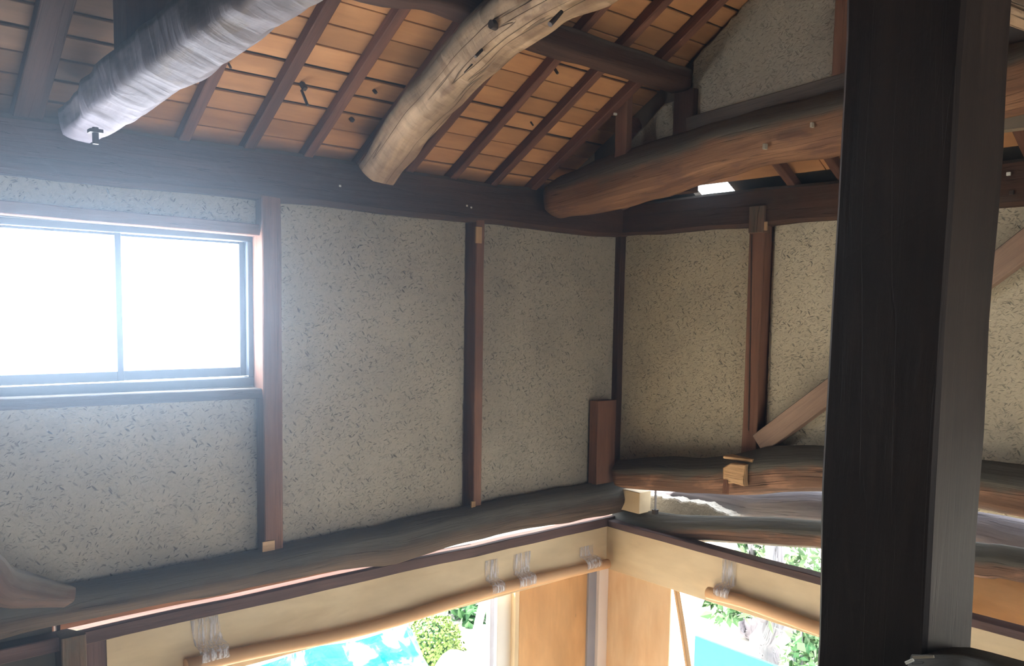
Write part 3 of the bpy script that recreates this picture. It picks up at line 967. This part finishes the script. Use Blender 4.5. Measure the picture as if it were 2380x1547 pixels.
# ------------------------------------------------------------------ header beams, old lintels and foam rolls
ZB0, ZB1 = H - 1.815, H - 1.508
HB = 3.99
o = timber('header_board', M['new'], (1.045, HB + .03, (ZB0 + ZB1) / 2), (4.43, HB + .03, (ZB0 + ZB1) / 2), .06, ZB1 - ZB0, rough=.0005, chamfer=.003)
T(o, 'new pale timber header under the left wall with a long foam roll', 'beam')
hx = 4.37
o = timber('header_board', M['new'], (hx + .03, HB - .002, (ZB0 + ZB1) / 2), (hx + .03, -2.6, (ZB0 + ZB1) / 2), .06, ZB1 - ZB0, rough=.0005, chamfer=.003)
T(o, 'new pale timber header under the right wall, sunlit beside the corner', 'beam')
o = timber('lintel', M['lintel'], (.62, HB + .03, ZB1 + .03), (4.44, HB + .03, ZB1 + .03), .09, .062, rough=.004)
T(o, 'dark strip of old lintel on top of the left pale header', 'beam')
o = timber('lintel', M['lintel'], (hx + .03, HB - .02, ZB1 + .022), (hx + .03, -2.6, ZB1 + .022), .09, .046, rough=.003)
T(o, 'dark strip of old lintel on top of the right pale header', 'beam')

def tube(name, pts, r=.036):
    P = [(p.x, p.y, p.z, r, r) for p in pts]
    return log(name, M['kraft'], P, facets=12, roundness=1.0, rough=.0015, nseg=20, step=.08, freq=2)
yt = HB - .045
TL = [onY(432, 1549, yt), onY(600, 1512, yt), onY(780, 1477, yt), onY(930, 1438, yt), onY(1074, 1393, yt), onY(1221, 1353, yt), onY(1330, 1328, yt), onY(1412, 1309, yt)]
o = tube('foam_roll', TL)
T(o, 'long thin brown foam roll taped along the bottom of the left header', 'foam roll')
xt = hx - .045
TR = [onX(1646, 1377, xt), onX(1729, 1398, xt), onX(1810, 1427, xt), onX(1890, 1456, xt), onX(2250, 1585, xt)]
o = tube('foam_roll', TR, .04)
T(o, 'short tan foam roll with a rounded free end on the right header', 'foam roll')

def tape(px0, px1, ptop, pbot, wall, label, tilt=0.0):
    """strip over the header face and round the roll"""
    side = hx if wall == 'X' else HB
    f = onX if wall == 'X' else onY
    z1 = f((px0 + px1) / 2, ptop, side).z
    zc = f((px0 + px1) / 2, pbot, side - .08).z
    prof = [(-.003, z1), (-.004, (z1 + zc) / 2 + .02), (-.012, zc + .085)]
    for k in range(7):
        a = math.radians(80 - k * 27)
        prof.append((-.046 - .041 * math.cos(a) , zc + .04 + .041 * math.sin(a)))
    prof.append((-.02, zc + .0))
    A = f(px0, (ptop + pbot) / 2, side); B = f(px1, (ptop + pbot) / 2, side)
    a0, a1 = (A.y, B.y) if wall == 'X' else (A.x, B.x)
    n = 8
    verts, faces = [], []
    for i, (d, z) in enumerate(prof):
        for j in range(n + 1):
            u = a0 + (a1 - a0) * j / n
            wv = noise.noise(Vector((u * 40, z * 25, 2))) * .004
            e = (0.012 * noise.noise(Vector((z * 30, j // n * 5, 7)))) if j in (0, n) else 0
            t_ = tilt * (z - zc)
            verts.append((side + d + wv, u + e + t_, z) if wall == 'X' else (u + e + t_, side + d + wv, z))
    for i in range(len(prof) - 1):
        for j in range(n):
            q = i * (n + 1) + j
            faces.append((q, q + 1, q + n + 2, q + n + 1))
    me = bpy.data.meshes.new('tape'); c = Vector(verts[0])
    me.from_pydata([Vector(v) - c for v in verts], [], faces)
    for p in me.polygons: p.use_smooth = True
    o = link_mesh('tape', me, M['tape'], None, Matrix.Translation(c))
    so = o.modifiers.new('thickness', 'SOLIDIFY'); so.thickness = .0008
    T(o, label, 'tape')
    return o
tape(1126, 1156, 1300, 1388, 'Y', 'crinkled clear tape, left one of the close pair holding the long foam roll')
tape(1188, 1226, 1285, 1372, 'Y', 'crinkled clear tape, right one of the close pair holding the long foam roll', .1)
tape(1345, 1378, 1268, 1330, 'Y', 'clear tape holding the long foam roll nearest the wall corner')
tape(455, 520, 1432, 1545, 'Y', 'wrinkled clear tape near the left end of the long foam roll', -.12)
tape(1678, 1712, 1290, 1400, 'X', 'clear tape holding the free end of the short foam roll')

o = timber('outer_board', M['redpost'], (.80, 4.36, H - 1.36), (3.05, 4.36, H - 1.26), .03, .60, wall_left)  # added board behind the gap, turns its white glare pinkish

# ------------------------------------------------------------------ window
win = empty('window_1', ((WX0 + WX1) / 2, YL + .05, H - .35)); tag(win, kind='structure')
gx0, gx1 = .50, 1.80
gz0, gz1 = H - .395, H + .355
yf = YL + .045
def wf(name, lo, hi, par=win, mat='alu'): return box(name, M[mat], lo, hi, par)
fr = wf('window_frame', (gx0, yf, gz1 - .03), (gx1, yf + .07, gz1))
wf('window_frame', (gx0, yf, gz0), (gx1, yf + .07, gz0 + .045))
wf('window_frame', (gx1 - .045, yf, gz0 + .045), (gx1, yf + .07, gz1 - .03))
wf('window_frame', (gx0, yf, gz0 + .045), (gx0 + .03, yf + .07, gz1 - .03))
mid = 1.165
def sash(x0, x1, y, dz=0):
    s = empty('sash', (x0, y, gz0)); s.parent = win; s.matrix_basis = world_of(win).inverted() @ Matrix.Translation((x0, y, gz0))
    zb, ztp = gz0 + .05, gz1 - .032
    box('stile', M['alu'], (x0, y, zb), (x0 + .028, y + .025, ztp), s)
    box('stile', M['alu'], (x1 - .028, y, zb), (x1, y + .025, ztp), s)
    box('rail', M['alu'], (x0 + .028, y, zb), (x1 - .028, y + .025, zb + .045 - dz), s)
    box('rail', M['alu'], (x0 + .028, y, ztp - .012), (x1 - .028, y + .025, ztp), s)
    box('pane', M['glass'], (x0 + .026, y + .010, zb + .04 - dz), (x1 - .026, y + .015, ztp - .008), s)
sash(gx0 + .03, mid + .0, yf + .005)
sash(mid - .02, gx1 - .045, yf + .038)
o = timber('window_lintel', M['redpost'], (-.6, YL + .0, H + .400), (1.80, YL + .0, H + .375), .08, .055)
T(o, 'slim timber rail across the top of the bright window', 'rail')
o = timber('window_sill', M['old'], (-.6, YL - .005, H - .40), (1.815, YL - .005, H - .425), .09, .05)
T(o, 'dark timber rail forming the sill under the bright window', 'rail')
o = box('window_jamb', M['new'], (1.80, YP + .01, H - .40), (1.812, YL + .05, H + .345))
T(o, 'narrow sunlit wooden jamb at the right side of the bright window', 'jamb')

# ------------------------------------------------------------------ big foreground post and the log at its foot
S_ = .24; d = 1.74
yl = d * .5430; ym = d * .4040
o = timber('great_post', M['bigpost'], (d + S_ / 2, (yl + ym) / 2, 0), (d + S_ / 2, (yl + ym) / 2, H + 2.9), S_, yl - ym, rough=.004, chamfer=.008, step=.12)
# keep the wide face towards the wall corner: w is across x, h along y
T(o, 'massive smoke-black square post standing in the right foreground', 'post')
pts = [(1.765, .745, H - .845, .15, .15), (1.785, .66, H - .85, .20, .19), (1.80, .45, H - .865, .21, .20), (1.84, -.8, H - .90, .22, .21), (1.84, -4.2, H - .90, .22, .21)]
o = log('foot_log', M['leftlog'], pts, facets=6, rot=.2, roundness=.3, rough=.02, seed=55, nseg=32, freq=6)
T(o, 'dark log end butting against the great post at the bottom right corner', 'log')
p = onX(2145, 1527, 1.60); timber('pale_splinter', M['scrape'], p + Vector((0, .018, -.006)), p + Vector((0, -.02, .008)), .004, .005, o)
p = onX(2113, 1535, 1.61); timber('pale_splinter', M['bright'], p + Vector((0, .006, -.006)), p + Vector((0, -.008, .005)), .005, .006, o)

# ------------------------------------------------------------------ ground-floor framing under the headers
def yslab(name, mat, px0, px1, Y, z0, z1, th, label, cat, py=1450):
    a, b = onY(px0, py, Y).x, onY(px1, py, Y).x
    o = box(name, M[mat], (a, Y, z0), (b, Y + th, z1)); T(o, label, cat); return o
zh = ZB0 - .003
def xslab(name, mat, px0, px1, X, z0, z1, th, label, cat, py=1450):
    a, b = onX(px0, py, X).y, onX(px1, py, X).y
    o = box(name, M[mat], (X, b, z0), (X + th, a, z1)); T(o, label, cat); return o
o = yslab('plywood_sheet', 'ply', 1207, 1366, 4.06, 0, zh + .02, .012, 'orange knotty plywood sheet beside the corner post, under the left header', 'plywood')
o = yslab('batten', 'new', 1197, 1207, 4.05, 0, zh + .02, .04, 'narrow orange batten on the left edge of the plywood sheet', 'batten')
o = yslab('white_panel', 'white', 1155, 1196, 4.10, 0, zh + .02, .03, 'white-painted strip left of the plywood sheet', 'panel')
o = yslab('pipe', 'grey_strip', 1140, 1152, 4.16, 0, zh + .02, .05, 'thin bluish post left of the white-painted strip', 'post')
o = yslab('grey_strip', 'grey_strip', 1367, 1389, 4.04, 0, zh + .02, .05, 'grey-lilac vertical strip between plywood sheet and corner post', 'strip')
a = onY(1391, 1450, 4.01).x
o = box('corner_post', M['pinkwhite'], (a, 4.01, 0), (4.45, 4.12, zh + .02)); T(o, 'new pale corner post under the meeting point of the two headers', 'post')
o = xslab('plywood_sheet', 'ply_pale', 1411, 1556, 4.42, 0, zh + .02, .012, 'sunlit plywood sheet under the right header beside the corner', 'plywood')
a, b = onX(1547, 1360, 4.30), onX(1585, 1560, 4.05)
o = timber('leaning_stick', M['palepatch'], (4.40, a.y, a.z + .0), (4.0, b.y - .55, .02), .03, .035)
o.matrix_basis = frame_for(Vector((4.36, a.y, a.z)), onX(1592, 1700, 4.1)) if False else o.matrix_basis
T(o, 'thin wooden stick leaning against the right header', 'stick')
a = onX(1558, 1358, 4.46)
o = slab('grey_plate', M['grey_strip'], 'X', 4.46, [(a.y + .05, a.z + .06), (a.y + .03, a.z - .03), (a.y - .06, a.z - .02)], .01)
T(o, 'small grey triangular plate behind the top of the leaning stick', 'plate')
# far left: reddish post with the dark boarded part beyond it
o = timber('split_post', M['gablelog'], (.90, 4.0, 0), (.90, 4.0, ZB1 + .06), .10, .12); T(o, 'reddish post below the lower log, left end of the pale header', 'post')
o = timber('grey_post', M['lintel'], (1.0, 4.03, 0), (1.0, 4.03, ZB1 + .03), .09, .08); T(o, 'grey-brown post touching the left end of the pale header', 'post')
t0, t1, t2 = onY(122, 1483, 4.06), onY(141, 1481, 4.06), onY(139, 1511, 4.06)
wl = slab('wall_lower_left', M['dark_inside'], 'Y', 4.06, [(XMIN, 0), (t2.x, 0), (t2.x, t2.z), (t0.x, t0.z), (t0.x, H - 1.0), (XMIN, H - 1.0)], .06)
tag(wl, kind='structure')
o = slab('dark_panel', M['old'], 'Y', 4.06, [(t2.x + .003, 0), (.86, 0), (.86, H - 1.1), (t1.x, H - 1.1), (t1.x, t1.z)], .06, wl)
# right wall, ground floor behind the great post
o = xslab('outer_plywood', 'ply', 2060, 2700, 4.66, ZB1 - .6, onX(2270, 1325, 4.66).z, .02, 'orange plywood outside above the right header, right of the great post', 'plywood', 1390)
o = box('wall_lower_right', M['dark_inside'], (4.46, YMIN, 0), (4.54, .3, ZB0)); tag(o, kind='structure')

# ------------------------------------------------------------------ garden
o = box('garden_wall', M['stucco'], (-6, 13.0, -.15), (16, 13.25, 3.6)); T(o, 'long white garden wall behind the plants outside', 'wall')
o = box('garden_wall', M['stucco'], (12.5, -4, -.15), (12.75, 13, 3.6)); T(o, 'white neighbouring wall seen through the right opening', 'wall')

def drape(name, mat, top, depth, zb, label, cat, axis='Y', bulge=.5, amp=.06, seed=0, n=40, m=16):
    """crumpled sheet hanging from a ridge line top = [(px, py, plane)] down to zb, spreading towards the house"""
    f = onY if axis == 'Y' else onX
    T_ = catmull([tuple(f(px, py, pl)) for px, py, pl in top], .05)
    verts, faces = [], []
    for i, q in enumerate(T_):
        for j in range(m + 1):
            t_ = j / m
            z = q[2] + (zb - q[2]) * t_
            off = -bulge * math.sin(min(1, t_) * math.pi / 2) * (1 if axis else 1)
            v = Vector((q[0], q[1] + off, z)) if axis == 'Y' else Vector((q[0] + off, q[1], z))
            nv = noise.noise_vector(Vector((v.x * 3.5, v.y * 3.5, v.z * 1.6 + seed)))
            nr = abs(noise.noise(Vector((v.x * 6 + v.z * 2, v.y * 6, seed)))) - .25
            k = min(1, t_ * 5)
            v += Vector((nv.x * .3, nv.y, 0)) * amp * k + Vector((0, nr * amp * 1.6 * k, 0))
            verts.append(v)
    for i in range(len(T_) - 1):
        for j in range(m):
            q = i * (m + 1) + j
            faces.append((q, q + 1, q + m + 2, q + m + 1))
    c = Vector(verts[0]); c.z = max(0, zb)
    me = bpy.data.meshes.new(name); me.from_pydata([v - c for v in verts], [], faces)
    o = link_mesh(name, me, mat, None, Matrix.Translation(c))
    s = o.modifiers.new('thickness', 'SOLIDIFY'); s.thickness = .008; s.offset = 0
    T(o, label, cat)
    return o
drape('tarpaulin', M['tarp'], [(560, 1560, 7.2), (640, 1535, 7.1), (720, 1505, 7.0), (820, 1490, 7.0), (895, 1468, 6.9), (925, 1452, 6.9), (948, 1452, 6.9), (962, 1475, 6.9), (972, 1512, 6.9), (966, 1560, 6.8), (955, 1640, 6.8)], 0, 0.0,
      'crumpled cyan-blue tarpaulin heaped outside the left opening', 'tarpaulin', amp=.10, seed=4)
drape('tarpaulin', M['tarp'], [(1140, 1484, 4.35), (1156, 1468, 4.33), (1176, 1464, 4.33), (1182, 1478, 4.33)], 0, 0.0,
      'folded blue tarpaulin corner hanging beside the bluish post', 'tarpaulin', bulge=.05, amp=.02, seed=9)
# turquoise sheet standing beyond the right opening
a, b = onX(1615, 1477, 6.2), onX(1830, 1558, 6.2)
sh = slab('turquoise_sheet', M['cyan'], 'X', 6.2, [(a.y, a.z), (b.y - .4, b.z + (b.z - a.z) * .5), (b.y - .4, 0), (a.y + .0, 0)], .03)
T(sh, 'flat turquoise sheet standing outside the right opening', 'sheet')

def leaves(name, mat, c, rad, n, size, parent=None, shell=True, seed=1, long=1.6, cond=None, up=0.0):
    rg = random.Random(seed)
    verts, faces = [], []
    k = 0
    while k < n:
        d = Vector((rg.gauss(0, 1), rg.gauss(0, 1), rg.gauss(0, 1))).normalized()
        rr = rg.uniform(.86, 1.04) if shell else rg.uniform(0, 1) ** .5
        bump_ = 1 + .10 * noise.noise(d * 3 + Vector((seed, 0, 0)))
        p = Vector((d.x * rad[0], d.y * rad[1], d.z * rad[2])) * rr * bump_
        a = Vector((rg.gauss(0, 1), rg.gauss(0, 1), rg.gauss(0, 1) + up)).normalized()
        if shell: a = (a + d * .4).normalized()
        b = a.cross(d if abs(a.dot(d)) < .95 else Vector((0, 0, 1))).normalized()
        s = size * rg.uniform(.6, 1.3)
        i = len(verts)
        nn = a.cross(b) * s * .15
        verts += [p, p + a * s * long * .5 + b * s * .5 + nn, p + a * s * long, p + a * s * long * .5 - b * s * .5 + nn]
        faces += [(i, i + 1, i + 2), (i, i + 2, i + 3)]
        k += 1
    me = bpy.data.meshes.new(name); me.from_pydata(verts, [], faces)
    o = link_mesh(name, me, mat, parent, Matrix.Translation(Vector(c)))
    o['kind'] = 'stuff'
    return o


def shrub(name, c, rad, n, size, mat, label, cat='shrub', core=None, seed=1, long=1.4, shell=True, stems=4, up=0.0):
    c = Vector(c)
    root = empty(name, (c.x, c.y, 0)); T(root, label, cat)
    leaves('foliage', mat, c, rad, n, size, root, shell, seed, long, up=up)
    if shell:
        log('core', M['dark_inside'] if core is None else core, [(c.x, c.y, c.z - rad[2] * .8, rad[0] * .5, rad[1] * .5), (c.x, c.y, c.z - rad[2] * .3, rad[0] * .8, rad[1] * .8), (c.x, c.y, c.z + rad[2] * .3, rad[0] * .8, rad[1] * .8), (c.x, c.y, c.z + rad[2] * .78, rad[0] * .35, rad[1] * .35)], roundness=1, rough=.03, step=.1, parent=root)
    rg = random.Random(seed)
    for k in range(stems):
        dx, dy_ = rg.uniform(-.3, .3) * rad[0], rg.uniform(-.3, .3) * rad[1]
        log('stem', M['bark'], [(c.x + dx * .4, c.y + dy_ * .4, 0, .025, .025), (c.x + dx, c.y + dy_, c.z - rad[2] * .2, .018, .018), (c.x + dx * 2, c.y + dy_ * 2, c.z + rad[2] * .5, .008, .008)], nseg=7, roundness=1, rough=.004, step=.15, parent=root)
    return root
c = onY(1003, 1502, 8.0)
shrub('clipped_shrub', c, (.36, .36, .36), 3200, .034, M['leaf_y'], 'round clipped yellow-green shrub outside the left opening', core=M['leaf_d'], seed=3)
c = onY(1085, 1470, 8.8)
shrub('broadleaf_shrub', c, (.42, .5, .55), 900, .085, M['leaf_d'], 'dark green long-leaved shrub right of the round clipped one', seed=5, shell=False, long=3.0)
c = onY(1085, 1420, 9.6)
shrub('broadleaf_shrub', c, (.8, .6, .5), 900, .10, M['leaf_d'], 'darker shrub against the garden wall behind the round clipped one', seed=6, shell=False, long=1.8)
p0, p1 = onY(1128, 1380, 8.0), onY(1100, 1500, 7.8)
dd = (p1 - p0)
o = timber('leaning_board', M['white'], p0 - dd * .5, p1 + dd * ((p1.z - .0) / (p0.z - p1.z)), .10, .04)
T(o, 'white board leaning outside, right of the round clipped shrub', 'board')
c = onY(1058, 1562, 7.0)
o = log('boulder', M['stone'], [(c.x - .26, c.y, c.z - .04, .05, .05), (c.x - .18, c.y, c.z - .02, .16, .17), (c.x, c.y, c.z, .2, .21), (c.x + .18, c.y, c.z - .02, .16, .16), (c.x + .26, c.y, c.z - .05, .05, .05)], roundness=1, rough=.03, step=.06)
T(o, 'pale rounded stone on top of the pedestal below the clipped shrub', 'stone')
o = log('pedestal', M['stone'], [(c.x, c.y, 0, .17, .17), (c.x, c.y, (c.z - .2) * .5, .13, .13), (c.x, c.y, c.z - .19, .16, .16)], roundness=.9, rough=.02, step=.1)
T(o, 'pale stone pedestal carrying the rounded stone outside', 'pedestal')

# trees beyond the right opening
def tree(px, pyb, X, r, crown, n, label, seed):
    q = onX(px, pyb, X)
    root = empty('garden_tree', (q.x, q.y, 0)); T(root, label, 'tree')
    log('trunk', M['bark'], [(q.x, q.y, 0, r * 1.2, r * 1.2), (q.x, q.y + .05, q.z * .5, r, r), (q.x + .03, q.y - .05, q.z, r * .9, r * .9), (q.x + .1, q.y + .05, q.z + 1.2, r * .5, r * .5)], roundness=.8, rough=.02, nseg=16, step=.12, parent=root)
    rg = random.Random(seed)
    for (cx, cy, X2, rad) in crown:
        cc = onX(cx, cy, X2)
        leaves('foliage', M['leaf_b'], cc, (rad, rad, rad * .8), n, .075, root, False, rg.randint(1, 99), 2.0)
        log('branch', M['bark'], [(q.x, q.y, q.z, r * .4, r * .4), ((q.x + cc.x) / 2, (q.y + cc.y) / 2, (q.z + cc.z) / 2 + .05, r * .25, r * .25), (cc.x, cc.y, cc.z, .01, .01)], nseg=8, roundness=1, rough=.004, step=.15, parent=root)
    return root
tree(1785, 1440, 8.4, .16, [(1690, 1418, 7.6, .20), (1760, 1400, 8.0, .24), (1668, 1390, 7.8, .12)], 90, 'garden tree with a pale lilac trunk beyond the right opening', 4)
tree(1735, 1470, 9.2, .11, [(1860, 1300, 9.2, .55), (1760, 1290, 9.4, .25)], 260, 'slender garden tree with foliage showing above the right header', 5)
c = onX(1865, 1500, 7.6)
shrub('leafy_shrub', c, (.28, .22, .42), 260, .075, M['leaf_b'], 'fresh green leafy shrub beside the great post, outside the right opening', seed=8, shell=False, long=1.7, stems=3)

# ------------------------------------------------------------------ groups of like things
GR = {'wall_post': 'slim posts of the upper plaster walls', 'wall_plate': 'wall plates under the roof', 'header_board': 'new pale timber headers',
      'lintel': 'old dark lintels on the headers', 'foam_roll': 'foam rolls taped to the headers', 'tape': 'clear tapes holding the foam rolls',
      'plywood_sheet': 'plywood sheets beside the corner', 'tarpaulin': 'blue tarpaulins outside', 'garden_wall': 'white garden walls',
      'broadleaf_shrub': 'dark shrubs by the garden wall', 'garden_tree': 'garden trees beyond the right opening'}
for o in list(COL.objects):
    if o.parent is None and o.name.split('.')[0] in GR and 'label' in o:
        o['group'] = GR[o.name.split('.')[0]]

# ------------------------------------------------------------------ added scattering volume that imitates lens glare round the window
def glare_veil():
    t = NT('glare_scatter')
    t.t.nodes.remove(t.b)
    v = t.n('ShaderNodeVolumeScatter')
    v.inputs['Color'].default_value = (.62, .79, 1.0, 1); v.inputs['Density'].default_value = .055; v.inputs['Anisotropy'].default_value = .82
    t.l(v.outputs[0], t.out.inputs['Volume'])
    o = box('glare_veil', t.m, (XMIN + .05, YMIN + .05, .1), (4.30, 3.99, H + 3.2))
    tag(o, 'added bluish veil filling the room, imitating lens glare round the window', 'glare_veil', kind='stuff')
glare_veil()
